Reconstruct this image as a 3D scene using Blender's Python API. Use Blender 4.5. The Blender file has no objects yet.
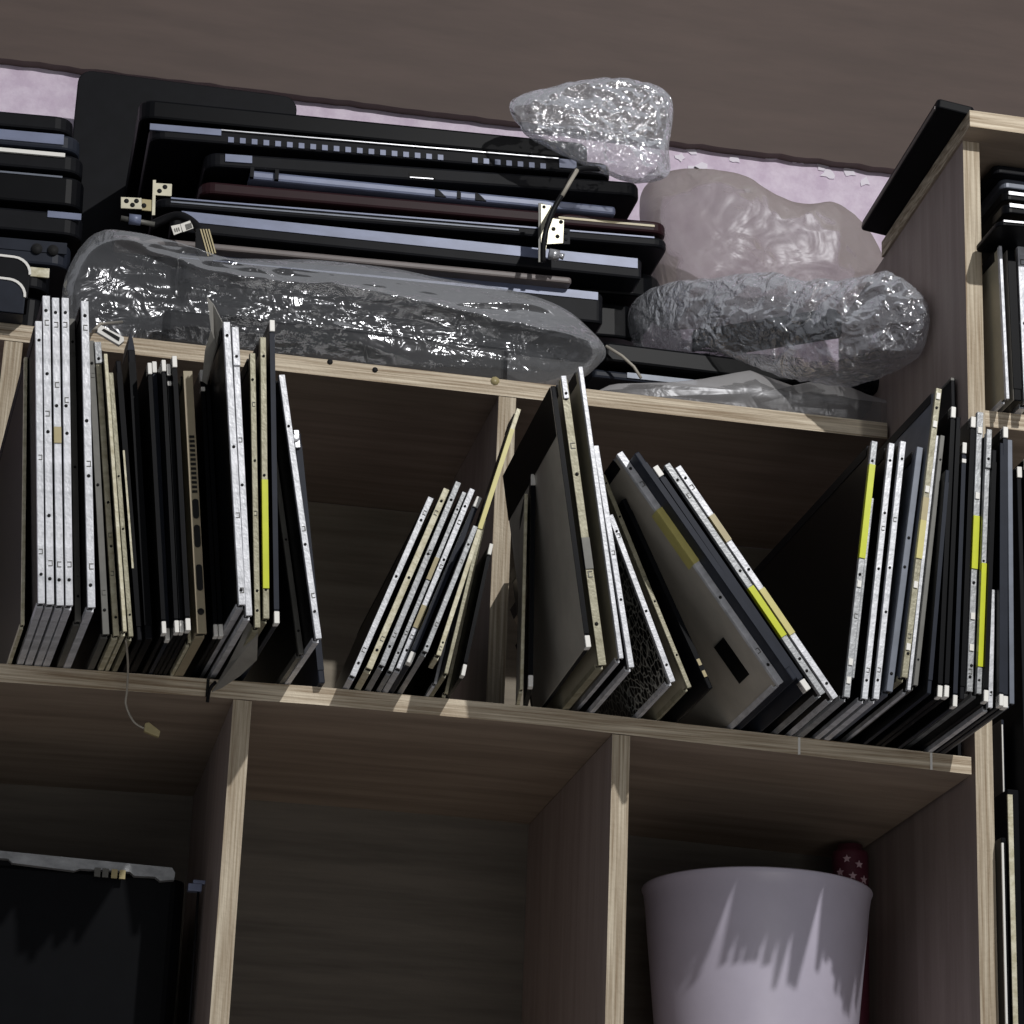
import bpy, math, random
from mathutils import Vector, Matrix, noise
random.seed(7)
SC = bpy.context.scene; COL = SC.collection
# ------------------------------------------------------------------ camera geometry
FPX = 2800.0
def _rows(yaw, pitch, roll):
    cy, sy, cp, sp, cr, sr = math.cos(yaw), math.sin(yaw), math.cos(pitch), math.sin(pitch), math.cos(roll), math.sin(roll)
    f = Vector((sy*cp, cy*cp, sp)); r = Vector((cy, -sy, 0)); u = r.cross(f)
    return r*cr + u*sr, u*cr - r*sr, f
CX, CY, CF = _rows(.18902366, .34777818, .0393433)
def ray(px, py): return CX*((px-512)/FPX) + CY*((512-py)/FPX) + CF
CAM = -ray(540, 707)*1.87
def onY(px, py, Y): d = ray(px, py); return CAM + d*((Y-CAM.y)/d.y)
def onZ(px, py, Z): d = ray(px, py); return CAM + d*((Z-CAM.z)/d.z)
def onX(px, py, X): d = ray(px, py); return CAM + d*((X-CAM.x)/d.x)
def mpp(p): return (p-CAM).dot(CF)/FPX          # metres per pixel at a point
ZS = [(-.75, -.010), (-.3562, -.0043), (-.1482, -.0002), (0, 0), (.1245, -.003), (.3021, -.0073), (.6, -.011)]
def zs(x):                                       # top of the slightly warped middle board
    for (a, za), (b, zb) in zip(ZS, ZS[1:]):
        if x <= b: return za + (zb-za)*(x-a)/(b-a)
    return ZS[-1][1]

# ------------------------------------------------------------------ materials
def srgb(r, g, b):
    return tuple(((c/255)/12.92 if c/255 <= .04045 else ((c/255+.055)/1.055)**2.4) for c in (r, g, b)) + (1,)
def mat(name, col, rough=.5, metal=0.0, var=.0, scale=(40, 40, 40), col2=None, bump=0.0, bscale=200, spec=.5, detail=4, lo=.35, hi=.65):
    m = bpy.data.materials.new(name); m.use_nodes = True
    nt = m.node_tree; b = nt.nodes['Principled BSDF']
    b.inputs['Base Color'].default_value = col
    b.inputs['Roughness'].default_value = rough; b.inputs['Metallic'].default_value = metal
    b.inputs['Specular IOR Level'].default_value = spec
    tc = nt.nodes.new('ShaderNodeTexCoord')
    if col2 is not None or var:
        mp = nt.nodes.new('ShaderNodeMapping'); mp.inputs['Scale'].default_value = scale
        nz = nt.nodes.new('ShaderNodeTexNoise'); nz.inputs['Scale'].default_value = 1; nz.inputs['Detail'].default_value = detail
        nz.inputs['Roughness'].default_value = .65
        rp = nt.nodes.new('ShaderNodeValToRGB')
        rp.color_ramp.elements[0].position = lo; rp.color_ramp.elements[1].position = hi
        c2 = col2 or tuple(c*(1-var) for c in col[:3]) + (1,)
        rp.color_ramp.elements[0].color = c2; rp.color_ramp.elements[1].color = col
        nt.links.new(tc.outputs['Object'], mp.inputs[0]); nt.links.new(mp.outputs[0], nz.inputs['Vector'])
        nt.links.new(nz.outputs['Fac'], rp.inputs[0]); nt.links.new(rp.outputs[0], b.inputs['Base Color'])
    if bump:
        n2 = nt.nodes.new('ShaderNodeTexNoise'); n2.inputs['Scale'].default_value = bscale; n2.inputs['Detail'].default_value = 5
        bp = nt.nodes.new('ShaderNodeBump'); bp.inputs['Strength'].default_value = bump; bp.inputs['Distance'].default_value = .002
        nt.links.new(tc.outputs['Object'], n2.inputs['Vector']); nt.links.new(n2.outputs['Fac'], bp.inputs['Height'])
        nt.links.new(bp.outputs[0], b.inputs['Normal'])
    return m
def crackle(name, c1, c2, scale, rough=.3):
    m = mat(name, c1, rough); nt = m.node_tree; b = nt.nodes['Principled BSDF']
    tc = nt.nodes.new('ShaderNodeTexCoord'); v = nt.nodes.new('ShaderNodeTexVoronoi'); v.feature = 'DISTANCE_TO_EDGE'
    v.inputs['Scale'].default_value = scale
    rp = nt.nodes.new('ShaderNodeValToRGB'); rp.color_ramp.elements[0].position = .02; rp.color_ramp.elements[1].position = .09
    rp.color_ramp.elements[0].color = c2; rp.color_ramp.elements[1].color = c1
    nt.links.new(tc.outputs['Object'], v.inputs['Vector']); nt.links.new(v.outputs['Distance'], rp.inputs[0])
    nt.links.new(rp.outputs[0], b.inputs['Base Color'])
    return m
def film(name, tint, base=.2, edge=.6, rough=.14, bump=.9, bscale=120, gl=.6):
    m = bpy.data.materials.new(name); m.use_nodes = True; nt = m.node_tree; N = nt.nodes; L = nt.links
    N.clear(); out = N.new('ShaderNodeOutputMaterial')
    tr = N.new('ShaderNodeBsdfTransparent'); tr.inputs[0].default_value = (.93, .93, .93, 1)
    g = N.new('ShaderNodeBsdfGlossy'); g.inputs['Roughness'].default_value = rough; g.inputs['Color'].default_value = (.95, .96, 1, 1)
    d = N.new('ShaderNodeBsdfDiffuse'); d.inputs[0].default_value = tint
    mx = N.new('ShaderNodeMixShader'); mx.inputs[0].default_value = gl
    tc = N.new('ShaderNodeTexCoord'); nz = N.new('ShaderNodeTexNoise'); nz.inputs['Scale'].default_value = bscale; nz.inputs['Detail'].default_value = 3
    nz.inputs['Distortion'].default_value = 1.2
    bp = N.new('ShaderNodeBump'); bp.inputs['Strength'].default_value = bump; bp.inputs['Distance'].default_value = .006
    lw = N.new('ShaderNodeLayerWeight'); lw.inputs[0].default_value = .35
    ma = N.new('ShaderNodeMath'); ma.operation = 'MULTIPLY_ADD'; ma.inputs[1].default_value = edge; ma.inputs[2].default_value = base
    m2 = N.new('ShaderNodeMixShader')
    L.new(tc.outputs['Object'], nz.inputs['Vector']); L.new(nz.outputs['Fac'], bp.inputs['Height'])
    L.new(bp.outputs[0], g.inputs['Normal']); L.new(bp.outputs[0], d.inputs['Normal'])
    L.new(d.outputs[0], mx.inputs[1]); L.new(g.outputs[0], mx.inputs[2])
    L.new(lw.outputs['Fresnel'], ma.inputs[0]); L.new(ma.outputs[0], m2.inputs[0])
    L.new(tr.outputs[0], m2.inputs[1]); L.new(mx.outputs[0], m2.inputs[2]); L.new(m2.outputs[0], out.inputs[0])
    return m
M = {
 'edge_x': mat('plywood_edge_long', srgb(222, 209, 186), .75, 0, 0, (9, 60, 520), srgb(140, 120, 95), .3, 300),
 'edge_z': mat('plywood_edge_upright', srgb(206, 194, 172), .75, 0, 0, (420, 60, 9), srgb(142, 124, 100), .3, 300),
 'face': mat('board_face', srgb(158, 142, 126), .6, 0, 0, (5, 60, 60), srgb(132, 117, 103), .1, 300),
 'face_z': mat('board_face_upright', srgb(162, 148, 142), .6, 0, 0, (60, 60, 5), srgb(142, 128, 122), .1, 300),
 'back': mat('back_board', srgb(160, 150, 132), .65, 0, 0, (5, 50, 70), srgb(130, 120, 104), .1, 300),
 'back_shade': mat('shaded_back_board', srgb(104, 97, 88), .65, 0, 0, (5, 50, 70), srgb(82, 76, 68), .1, 300),  # darker copy of back_board: lower row's shade put into the colour
 'white': mat('white_metal', srgb(222, 223, 228), .42, .15, 0, (60, 60, 90), srgb(176, 178, 182), .15, 500),
 'cream': mat('cream_metal', srgb(216, 211, 188), .48, .1, 0, (80, 80, 120), srgb(168, 160, 128), .15, 500),
 'grey': mat('grey_metal', srgb(168, 170, 172), .42, .25, 0, (60, 60, 90), srgb(132, 134, 136), .15, 500),
 'olive': mat('olive_metal', srgb(160, 156, 134), .45, .2, 0, (60, 60, 90), srgb(124, 119, 96), .15, 500),
 'dim': mat('dull_metal', srgb(104, 103, 98), .5, .2, .3),
 'slate': mat('slate_metal', srgb(104, 110, 122), .45, .2, .3),
 'tan': mat('tan_plastic', srgb(158, 146, 120), .5, 0, .15),
 'black': mat('black_plastic', srgb(19, 20, 24), .5, 0, .3, (60, 60, 60), spec=.1),
 'gloss': mat('black_gloss', srgb(11, 12, 15), .4, 0, .2, spec=.08),
 'navy': mat('blue_black_plastic', srgb(40, 44, 54), .45, 0, .25, spec=.12),
 'pitch': mat('dark_hole', srgb(8, 8, 9), .8),
 'screenback': mat('screen_back', srgb(188, 182, 170), .4, .0, .2, (25, 25, 25)),
 'screen': mat('dark_screen', srgb(14, 15, 17), .35, 0, .2, spec=.12),
 'oliveface': mat('olive_sheet', srgb(178, 171, 148), .45, .0, .2, (25, 25, 25)),
 'crack': crackle('crackled_screen', srgb(14, 15, 17), srgb(176, 176, 168), 170),
 'tape': mat('yellow_tape', srgb(206, 196, 120), .35, 0, .15),
 'lime': mat('lime_tape', srgb(204, 212, 22), .3, 0, .12),
 'kraft': mat('tan_tape', srgb(176, 162, 118), .4, 0, .2),
 'cap': mat('white_cap', srgb(232, 230, 224), .4),
 'silver': mat('silver_blue_trim', srgb(112, 120, 146), .42, .1, .25, (30, 30, 60)),
 'maroon': mat('maroon_plastic', srgb(44, 24, 28), .45, 0, .2, spec=.12),
 'taupe': mat('taupe_plastic', srgb(112, 104, 102), .5, 0, .15),
 'brass': mat('brassy_steel', srgb(190, 185, 164), .4, .4, .25),
 'steel': mat('bright_steel', srgb(205, 206, 210), .28, .7, .2),
 'wall': mat('pink_plaster', srgb(224, 211, 226), .85, 0, 0, (60, 60, 60), srgb(204, 187, 206), .5, 90),
 'flake': mat('flaking_white_paint', srgb(232, 226, 236), .8),
 'band': mat('brown_band', srgb(84, 70, 64), .7, 0, .2, (6, 40, 40)),
 'film': film('clear_film', (.62, .64, .68, 1), .26, .5, .12, .8, 75),
 'film_lo': film('cloudy_film', (.55, .56, .58, 1), .075, .38, .15, .45, 45, .5),
 'film_tp': film('taupe_film', (.30, .255, .24, 1), .42, .4, .4, .6, 22, .10),
 'film_th': film('thin_film', (.40, .39, .39, 1), .24, .42, .28, .2, 30, .08),
 'tub': mat('pale_plastic', srgb(196, 190, 206), .35, 0, .05),
 'wine': mat('dark_red_print', srgb(92, 40, 56), .5, 0, .2),
 'star': mat('pale_star', srgb(200, 170, 180), .5),
 'cable': mat('black_cable', srgb(20, 20, 22), .5, spec=.15),
 'wire': mat('pale_wire', srgb(160, 154, 142), .5),
 'paper': mat('white_label', srgb(225, 222, 214), .7),
 'sheet': mat('grey_sheet', srgb(150, 148, 142), .45, 0, .25, (30, 30, 30)),
}

# ------------------------------------------------------------------ mesh builder
class MB:
    def __init__(s): s.v = []; s.f = []; s.m = []; s.sm = []
    def add(s, vs, fs, mi=0, smooth=False):
        o = len(s.v); s.v += [tuple(v) for v in vs]
        for f in fs: s.f.append([i+o for i in f]); s.m.append(mi); s.sm.append(smooth)
        return s
    def box(s, lo, hi, mi=0, fm=None):
        (a, b, c), (d, e, f) = lo, hi
        vs = [(a, b, c), (d, b, c), (d, e, c), (a, e, c), (a, b, f), (d, b, f), (d, e, f), (a, e, f)]
        fs = [(0, 3, 2, 1), (4, 5, 6, 7), (0, 1, 5, 4), (1, 2, 6, 5), (2, 3, 7, 6), (3, 0, 4, 7)]  # bottom top front right back left
        o = len(s.v); s.v += vs
        for i, q in enumerate(fs):
            s.f.append([k+o for k in q]); s.m.append((fm or {}).get(i, mi)); s.sm.append(False)
        return s
    def prism(s, pts, fn, d0, d1, mi=0, side_mi=None):
        # pts: 2D outline; fn(a, b, d) -> 3D
        n = len(pts); vs = [fn(a, b, d0) for a, b in pts] + [fn(a, b, d1) for a, b in pts]
        o = len(s.v); s.v += [tuple(v) for v in vs]
        s.f.append([o+i for i in range(n)][::-1]); s.m.append(mi); s.sm.append(False)
        s.f.append([o+n+i for i in range(n)]); s.m.append(mi); s.sm.append(False)
        for i in range(n):
            j = (i+1) % n
            s.f.append([o+i, o+j, o+n+j, o+n+i]); s.m.append(mi if side_mi is None else side_mi); s.sm.append(False)
        return s
    def tube(s, path, r, k=8, mi=0):
        P = [Vector(p) for p in path]; n = len(P); rings = []
        for i, p in enumerate(P):
            t = (P[min(i+1, n-1)] - P[max(i-1, 0)]).normalized()
            a = t.cross(Vector((.13, .2, 1))).normalized(); b = t.cross(a)
            rr = r[i] if isinstance(r, (list, tuple)) else r
            rings.append([p + a*(rr*math.cos(2*math.pi*j/k)) + b*(rr*math.sin(2*math.pi*j/k)) for j in range(k)])
        vs = [v for R in rings for v in R]; fs = []
        for i in range(n-1):
            for j in range(k):
                fs.append((i*k+j, i*k+(j+1) % k, (i+1)*k+(j+1) % k, (i+1)*k+j))
        fs.append(tuple(range(k))[::-1]); fs.append(tuple((n-1)*k+j for j in range(k)))
        return s.add(vs, fs, mi, True)
    def cyl(s, c, axis, r, h, k=12, mi=0):
        c = Vector(c); ax = Vector(axis).normalized()
        return s.tube([c, c+ax*h], r, k, mi)
    def build(s, name, mats, parent=None, bevel=0, loc=None, fix=True):
        me = bpy.data.meshes.new(name); me.from_pydata(s.v, [], s.f)
        for m in (mats if isinstance(mats, (list, tuple)) else [mats]): me.materials.append(M[m])
        me.polygons.foreach_set('material_index', s.m); me.polygons.foreach_set('use_smooth', s.sm)
        if fix:
            import bmesh
            bm = bmesh.new(); bm.from_mesh(me); bmesh.ops.recalc_face_normals(bm, faces=bm.faces); bm.to_mesh(me); bm.free()
        me.update()
        o = bpy.data.objects.new(name, me); COL.objects.link(o)
        if parent is not None: o.parent = parent
        if loc is not None: o.location = loc
        if bevel:
            bv = o.modifiers.new('soft edges', 'BEVEL'); bv.width = bevel; bv.segments = 2; bv.limit_method = 'ANGLE'
        return o
def share(name, me_obj, parent, loc, scale=None):
    o = me_obj.copy(); COL.objects.link(o); o.name = name; o.parent = parent; o.location = loc
    if scale: o.scale = scale
    return o
def tag(o, label, cat, group=None, kind=None):
    o['label'] = label; o['category'] = cat
    if group: o['group'] = group
    if kind: o['kind'] = kind
    return o
def thing(name, label, cat, loc=(0, 0, 0), rot=None, group=None):
    o = bpy.data.objects.new(name, None); COL.objects.link(o); o.empty_display_size = .02
    o.location = loc
    if rot is not None: o.rotation_euler = rot.to_euler()
    return tag(o, label, cat, group)
def rrect(a0, b0, a1, b1, r, k=5, corners=(1, 1, 1, 1)):
    out = []
    for idx, (cx, cy, st) in enumerate(((a1-r, b1-r, 0), (a0+r, b1-r, 90), (a0+r, b0+r, 180), (a1-r, b0+r, 270))):
        if corners[idx]:
            for i in range(k+1):
                t = math.radians(st+90*i/k); out.append((cx+r*math.cos(t), cy+r*math.sin(t)))
        else:
            out.append((a1 if idx in (0, 3) else a0, b1 if idx in (0, 1) else b0))
    return out

# ------------------------------------------------------------------ the room wall
YW = .462
wm = MB().box((-1.6, YW, -2.2), (1.8, YW+.05, 1.3))
w = wm.build('wall_back', 'wall'); w['kind'] = 'structure'; w['label'] = 'pink plaster wall behind the shelves'
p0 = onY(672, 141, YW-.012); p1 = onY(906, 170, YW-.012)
def band_z(x): return p0.z + (p1.z-p0.z)*(x-p0.x)/(p1.x-p0.x)
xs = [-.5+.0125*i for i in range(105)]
low = [(x, band_z(x)+.0022*noise.noise(Vector((x*55, 0, 3)))) for x in xs]
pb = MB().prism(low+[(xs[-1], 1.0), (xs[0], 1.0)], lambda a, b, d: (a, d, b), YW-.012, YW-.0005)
pl = pb.build('wall_band_1', 'band'); pl['kind'] = 'structure'; pl['label'] = 'dark brown band across the top of the pink wall'  # solid dark brown band with a wavy lower edge
fl = MB()
for (px, py) in ((680, 158), (690, 150), (716, 178), (770, 158), (822, 166), (828, 175), (850, 172), (750, 190), (700, 168), (865, 182), (692, 172), (735, 160), (797, 160)):
    c = onY(px, py, YW)
    pts = []
    for i in range(9):
        a = 2*math.pi*i/9; r = .0045*(.5+random.random())
        pts.append((c.x+r*1.3*math.cos(a), c.z+r*math.sin(a)))
    fl.prism(pts, lambda a, b, d: (a, d, b), YW-.0012, YW+.0005)
fo = fl.build('paint_flakes', 'flake', w)

# ------------------------------------------------------------------ shelving units
T = .0122
Y2 = .169; YB2 = .446; YB1 = .273
XC = .3045
def board_x(mb, x0, x1, y0, y1, ztop, th):                 # long horizontal board following ztop(x)
    n = 24
    for i in range(n):
        a = x0+(x1-x0)*i/n; b = x0+(x1-x0)*(i+1)/n; za, zb = ztop(a), ztop(b)
        vs = [(a, y0, za-th), (b, y0, zb-th), (b, y1, zb-th), (a, y1, za-th), (a, y0, za), (b, y0, zb), (b, y1, zb), (a, y1, za)]
        o = len(mb.v); mb.v += vs
        fs = [((0, 3, 2, 1), 0), ((4, 5, 6, 7), 0), ((0, 1, 5, 4), 1), ((2, 3, 7, 6), 1)]
        if i == 0: fs.append(((3, 0, 4, 7), 1))
        if i == n-1: fs.append(((1, 2, 6, 5), 1))
        for q, mi in fs: mb.f.append([k+o for k in q]); mb.m.append(mi); mb.sm.append(False)
    return mb
low_u = thing('shelving_unit', 'wooden lower shelving unit whose top board carries the row of upright panels', 'shelf unit', (0, 0, -.29))
def pz(o): o.location.z += .29; return o
pz(board_x(MB(), -.475, XC-.0015, 0, YB1, zs, T).build('top_board', ['face', 'edge_x'], low_u, fix=False))
for dx, w_ in ((-.460, .012), (-.2045, .0122), (.0503, .0122)):
    zt = min(zs(dx), zs(dx+w_))-T-.0003
    pz(MB().box((dx, .0008, -.29), (dx+w_, YB1, zt), 0, {2: 1}).build('divider', ['face_z', 'edge_z'], low_u))
pz(MB().box((-.472, YB1+.0003, -.29), (XC-.002, YB1+.008, -.0103), 0).build('back_panel', ['back_shade'], low_u))
pz(MB().box((-.4475, .002, -.29), (-.2048, YB1-.003, -.278), 0, {2: 1}).build('bottom_board', ['face', 'edge_x'], low_u))
pz(MB().box((-.192, .002, -.29), (.050, YB1-.003, -.278), 0, {2: 1}).build('bottom_board', ['face', 'edge_x'], low_u))
pz(MB().box((.0627, .002, -.29), (XC-.002, YB1-.003, -.278), 0, {2: 1}).build('bottom_board', ['face', 'edge_x'], low_u))
for px in (799, 931):                                       # pale joints in the front edge
    c = onY(px, 742 if px < 900 else 757, 0)
    pz(MB().box((c.x-.0008, -.0006, zs(c.x)-T), (c.x+.0008, .0003, zs(c.x)-.0003)).build('joint_strip', 'cap', low_u))
c = onY(208, 686, 0)
pz(MB().box((c.x-.0012, -.0005, zs(c.x)-T), (c.x+.0008, .0003, zs(c.x)-.0003)).build('joint_gap', 'pitch', low_u))

ZU = .3045
up_u = thing('shelving_unit', 'set-back upper shelving unit with rough plywood board under the laptop stack', 'shelf unit', (0, Y2, .01))
def pu(o): o.location = (0, -Y2, -.01); return o
pu(board_x(MB(), -.62, XC-.0015, Y2, YB2, lambda x: ZU, .0135).build('top_board', ['face', 'edge_x'], up_u, fix=False))
for dx in (-.3765, -.0055):
    pu(MB().box((dx, Y2+.0006, .0), (dx+.0135, YB2, ZU-.0138), 0, {2: 1}).build('divider', ['face_z', 'edge_z'], up_u))
pu(MB().box((-.615, YB2-.001, .0), (XC-.002, YB2+.008, ZU-.014)).build('back_panel', 'back', up_u))
for px, py in ((375, 370), (495, 381), (330, 362)):         # knots and nail marks
    c = onY(px, py, Y2)
    pu(MB().cyl((c.x, Y2-.0006, c.z), (0, 1, 0), .0022 if px != 495 else .0035, .0008, 8).build('nail_mark', 'pitch' if px != 495 else 'kraft', up_u))

rt_u = thing('shelving_unit', 'tall right-hand shelving unit with pale upright plywood edge', 'shelf unit', (XC, 0, -.45))
def pr(o): o.location = (-XC, 0, .45); return o
ZT = .4660; ZTB = .4525; YDR = .182
sp_ = MB().prism([(0, -.45), (.30, -.45), (.30, ZTB-.009), (YDR, ZTB), (0, ZT)], lambda a_, b_, d: (d, a_, b_), XC+.0014, XC+.0142, 0)
sp_.m[6] = 1                                                # front edge shows the plywood
pr(sp_.build('side_panel', ['face_z', 'edge_z'], rt_u))
tp_ = MB().prism([(-.020, ZT+.0016), (YDR, ZTB+.0002), (YDR, ZTB+.0137), (-.020, ZT+.0151)], lambda a_, b_, d: (d, a_, b_), XC-.0004, .75, 1)
tp_.m[2] = 0; tp_.m[4] = 0
pr(tp_.build('top_board', ['face', 'edge_x'], rt_u))
c = onY(1018, 413, 0); ZR = c.z
pr(MB().box((XC+.0144, .002, ZR-.0125), (.75, YDR, ZR), 0, {2: 1}).build('shelf_board', ['face', 'edge_x'], rt_u))
pr(MB().box((XC+.0144, .002, -.30), (.75, YDR, -.288), 0, {2: 1}).build('shelf_board', ['face', 'edge_x'], rt_u))
pr(MB().box((XC+.003, YDR+.0003, -.45), (.75, YDR+.008, ZTB-.001)).build('back_panel', 'back', rt_u))

pu(MB().box((XC, .3012, .0), (XC+.0122, YB2+.008, ZU), 0).build('side_panel', ['face_z'], up_u))

# ------------------------------------------------------------------ screen panels
hole_src = MB().cyl((0, 0, 0), (0, -1, 0), .0013, .0004, 10)
slot_src = MB().box((-.0018, -.0004, 0), (.0018, 0, .0006)).box((-.0018, -.0004, .0046), (.0018, 0, .0052)).box((.0012, -.0004, .0006), (.0018, 0, .0046))
_cache = {}
def panel(label, top, bot, w, rail, face='screen', yaw=0, depth=.30, holes=(.08, .5, .92), slots=(.13, .87), tapes=(), caps=None,
          name='lcd_screen', cat='laptop screen', group=None, extra=(), zfloor=None, yoff=0, sideface='screen', shift=(0, 0), dy=0):
    b = onZ(bot[0], bot[1], 0) if zfloor is None else onZ(bot[0], bot[1], zfloor)
    for _ in range(4):
        b = onZ(bot[0], bot[1], zs(b.x) if zfloor is None else zfloor)
    if dy: b = onY(bot[0], bot[1], b.y+dy)
    t = onY(top[0], top[1], b.y)
    th0 = w*mpp(b)*.97; b = b+Vector((shift[0], 0, 0)); t = t+Vector((shift[1], 0, 0))
    v = Vector((math.sin(math.radians(yaw)), math.cos(math.radians(yaw)), 0))
    wv = (t-b).normalized(); u = v.cross(wv).normalized(); wv = u.cross(v).normalized()
    L = (t-b).length
    th = th0*abs(u.x)
    b = b + Vector((0, 0, abs(u.z)*th/2+.0002))
    R = Matrix((u, v, wv)).transposed()
    root = thing(name, label, cat, b, R, group)
    h = th/2
    if rail in ('black', 'navy', 'gloss') or caps:
        MB().box((-h, 0, 0), (h, depth, L), 0, {5: 1}).build('body', [rail, face], root, bevel=min(.0008, th*.2))
        MB().box((-h*.96, -.0006, .009), (h*.96, .0004, L-.009)).build('edge_strip', rail if rail != 'black' else 'gloss', root)
        for q in (caps or ()):
            z0 = {'t': L-.0075, 'b': -.0002, 't2': L-.0145, 'b2': .009}[q]
            MB().box((-h, -.0012, z0), (h, .006, z0+(.0078 if q in 'tb' else .003))).build('end_cap', 'cap', root, bevel=.0004)
    else:
        MB().box((-h*.8, .0015, .0015), (h*.8, depth-.001, L-.0015), 2, {5: 0, 3: 1}).build('screen_body', [face, sideface, 'black'], root)
        r = MB().box((-h, 0, 0), (h, .0016, L)).box((-h, .0016, 0), (-h+.0006, .004, L)).box((h-.0006, .0016, 0), (h, .004, L))
        r.build('edge_rail', rail, root, bevel=min(.0005, th*.12))
        MB().box((-h, .0102, 0), (h, depth, .0014)).box((-h, .0102, .0014), (-h+.0006, depth, .0034)).box((h-.0006, .0102, .0014), (h, depth, .0034)).build('bottom_rail', rail, root)
        MB().box((-h, .0102, L-.0014), (h, depth, L)).box((-h, .0102, L-.008), (-h+.0006, depth, L-.0014)).build('top_rail', 'black', root)
        if th > .0026:
            for q in holes:
                rr = min(1, th/.0055)
                if 'h' not in _cache:
                    _cache['h'] = hole_src.build('screw_hole', 'pitch', root, loc=(0, 0, q*L)); _cache['h'].scale = (rr, 1, rr)
                else: share('screw_hole', _cache['h'], root, (random.uniform(-.1, .1)*th, 0, q*L), (rr, 1, rr))
            for q in slots:
                rr = min(1, th/.0055)*.85
                if 's' not in _cache:
                    _cache['s'] = slot_src.build('clip_slot', 'dim', root, loc=(0, 0, q*L)); _cache['s'].scale = (rr, 1, rr)
                else: share('clip_slot', _cache['s'], root, (random.uniform(-.05, .1)*th, 0, q*L), (random.choice((-1, 1))*rr, 1, rr))
    for (y0, y1, m) in tapes:
        f0 = (bot[1]-y1)/(bot[1]-top[1]); f1 = (bot[1]-y0)/(bot[1]-top[1])
        MB().box((-h, -.0008, f0*L), (h, .0003, f1*L)).box((-h-.0001, -.0002, f0*L), (-h+.0002, .012 if face == 'screenback' else .003, f1*L)) \
            .build('tape', m, root)
    for e in extra: e(root, h, L, depth)
    return root
def tab_top(m='grey', l=.014, k=1.25, hole=True):
    def fn(root, h, L, d):
        o = MB().box((-h*k, -.0014, L-l), (h*k, -.0001, L+.002)).build('mounting_tab', m, root, bevel=.0004)
        if hole: share('screw_hole', _cache['h'], root, (0, -.0014, L-l*.75))
    return fn
def chips(fr, m='cap'):
    def fn(root, h, L, d):
        for f in fr: MB().box((-h*.7, -.0009, f*L), (h*.6, .0002, f*L+.0045)).build('foil_patch', m, root)
    return fn
def topband(root, h, L, d):
    MB().box((-h-.0004, .002, L-.034), (-h+.0004, d, L-.0005)).build('black_border', 'gloss', root)
def sticker(root, h, L, d):
    MB().box((-h-.0003, .03, L*.10), (-h+.0004, .052, L*.26)).build('black_sticker', 'gloss', root)
YR = .002; YL = -3.2; YD = .001
SPECS = []
def P(*a, **k): SPECS.append((a, k))
def solve_and_build():
    its = []
    for a, k in SPECS:
        label, top, bot, w = a[:4]; yaw = k.get('yaw', 0)
        b = onZ(bot[0], bot[1], 0)
        for _ in range(4): b = onZ(bot[0], bot[1], zs(b.x))
        if k.get('dy'): b = onY(bot[0], bot[1], b.y+k['dy'])
        t = onY(top[0], top[1], b.y); ty = math.tan(math.radians(yaw))
        its.append({'b': b, 'a': a, 'k': k, 'x': [b.x-ty*b.y, t.x-ty*b.y], 'o': [b.x-ty*b.y, t.x-ty*b.y], 'z': (b.z, t.z), 'th': w*mpp(b)*.97+.0003,
                    'cell': k.pop('cell', None) or ('L' if yaw == YL else 'R' if yaw in (YR, YD) else 'M')})
    def xat(i, z): f = (z-i['z'][0])/(i['z'][1]-i['z'][0]); return i['x'][0]*(1-f)+i['x'][1]*f, f
    def push(i, f, d):
        n = (1-f)**2+f**2; i['x'][0] += d*(1-f)/n; i['x'][1] += d*f/n
    for cell in 'LMR':
        G = [i for i in its if i['cell'] == cell]
        for it in range(500):
            for m in range(len(G)):
                for n in range(m+1, min(m+6, len(G))):
                    A, B = G[m], G[n]
                    for z in (max(A['z'][0], B['z'][0]), min(A['z'][1], B['z'][1])):
                        xa, fa = xat(A, z); xb, fb = xat(B, z)
                        d = xa+A['th']/2 - (xb-B['th']/2)
                        if d > 0: push(A, fa, -d*.26); push(B, fb, d*.26)
                if cell == 'R':
                    for e in (0, 1):
                        lim = .2998-G[m]['th']/2
                        if G[m]['x'][e] > lim: G[m]['x'][e] = lim
                if it < 440:
                    for e in (0, 1): G[m]['x'][e] += (G[m]['o'][e]-G[m]['x'][e])*.02
    SHIFTS = [(round((i['x'][0]-i['o'][0])*1500, 1), round((i['x'][1]-i['o'][1])*1500, 1), i['cell'], round(i['b'].y, 3), round(i['o'][0], 4), i['a'][0][:60]) for i in its]
    globals()['SHIFTS'] = SHIFTS
    for i in its:
        panel(*i['a'], shift=(i['x'][0]-i['o'][0], i['x'][1]-i['o'][1]), **i['k'])
G1 = 'panels in the left cell'
P('very thin cream strip standing alone at far left of the left cell', (27.3, 358), (22.8, 625), 3.6, 'cream', yaw=YL, depth=.2, holes=(), slots=(), group=G1)
P('shortest white panel edge, left of the three tall matching white ones', (36.6, 322), (41.3, 604), 7, 'white', yaw=YL, holes=(.1, .93), slots=(.17, .5), group=G1)
P('leftmost of three equal tall white panel edges by the left divider', (46, 297), (50.3, 605), 7.8, 'white', yaw=YL, holes=(.08, .28, .55, .74, .95), slots=(.12, .6, .9), group=G1)
P('middle of three tall white panel edges, with an olive tape patch', (55.3, 299), (60.2, 606), 7.6, 'white', yaw=YL, holes=(.08, .55, .64, .95), slots=(.12, .7, .9), tapes=[(431, 447, 'kraft')], group=G1)
P('rightmost of three equal tall white panel edges, plain and clean', (65, 299), (69.3, 606), 7.6, 'white', yaw=YL, holes=(.08, .55, .64, .95), slots=(.12, .65, .9), group=G1)
P('dull dark grey panel edge just left of the separate tall white one', (74, 320), (78.5, 622), 6.5, 'dim', yaw=YL, group=G1)
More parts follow.
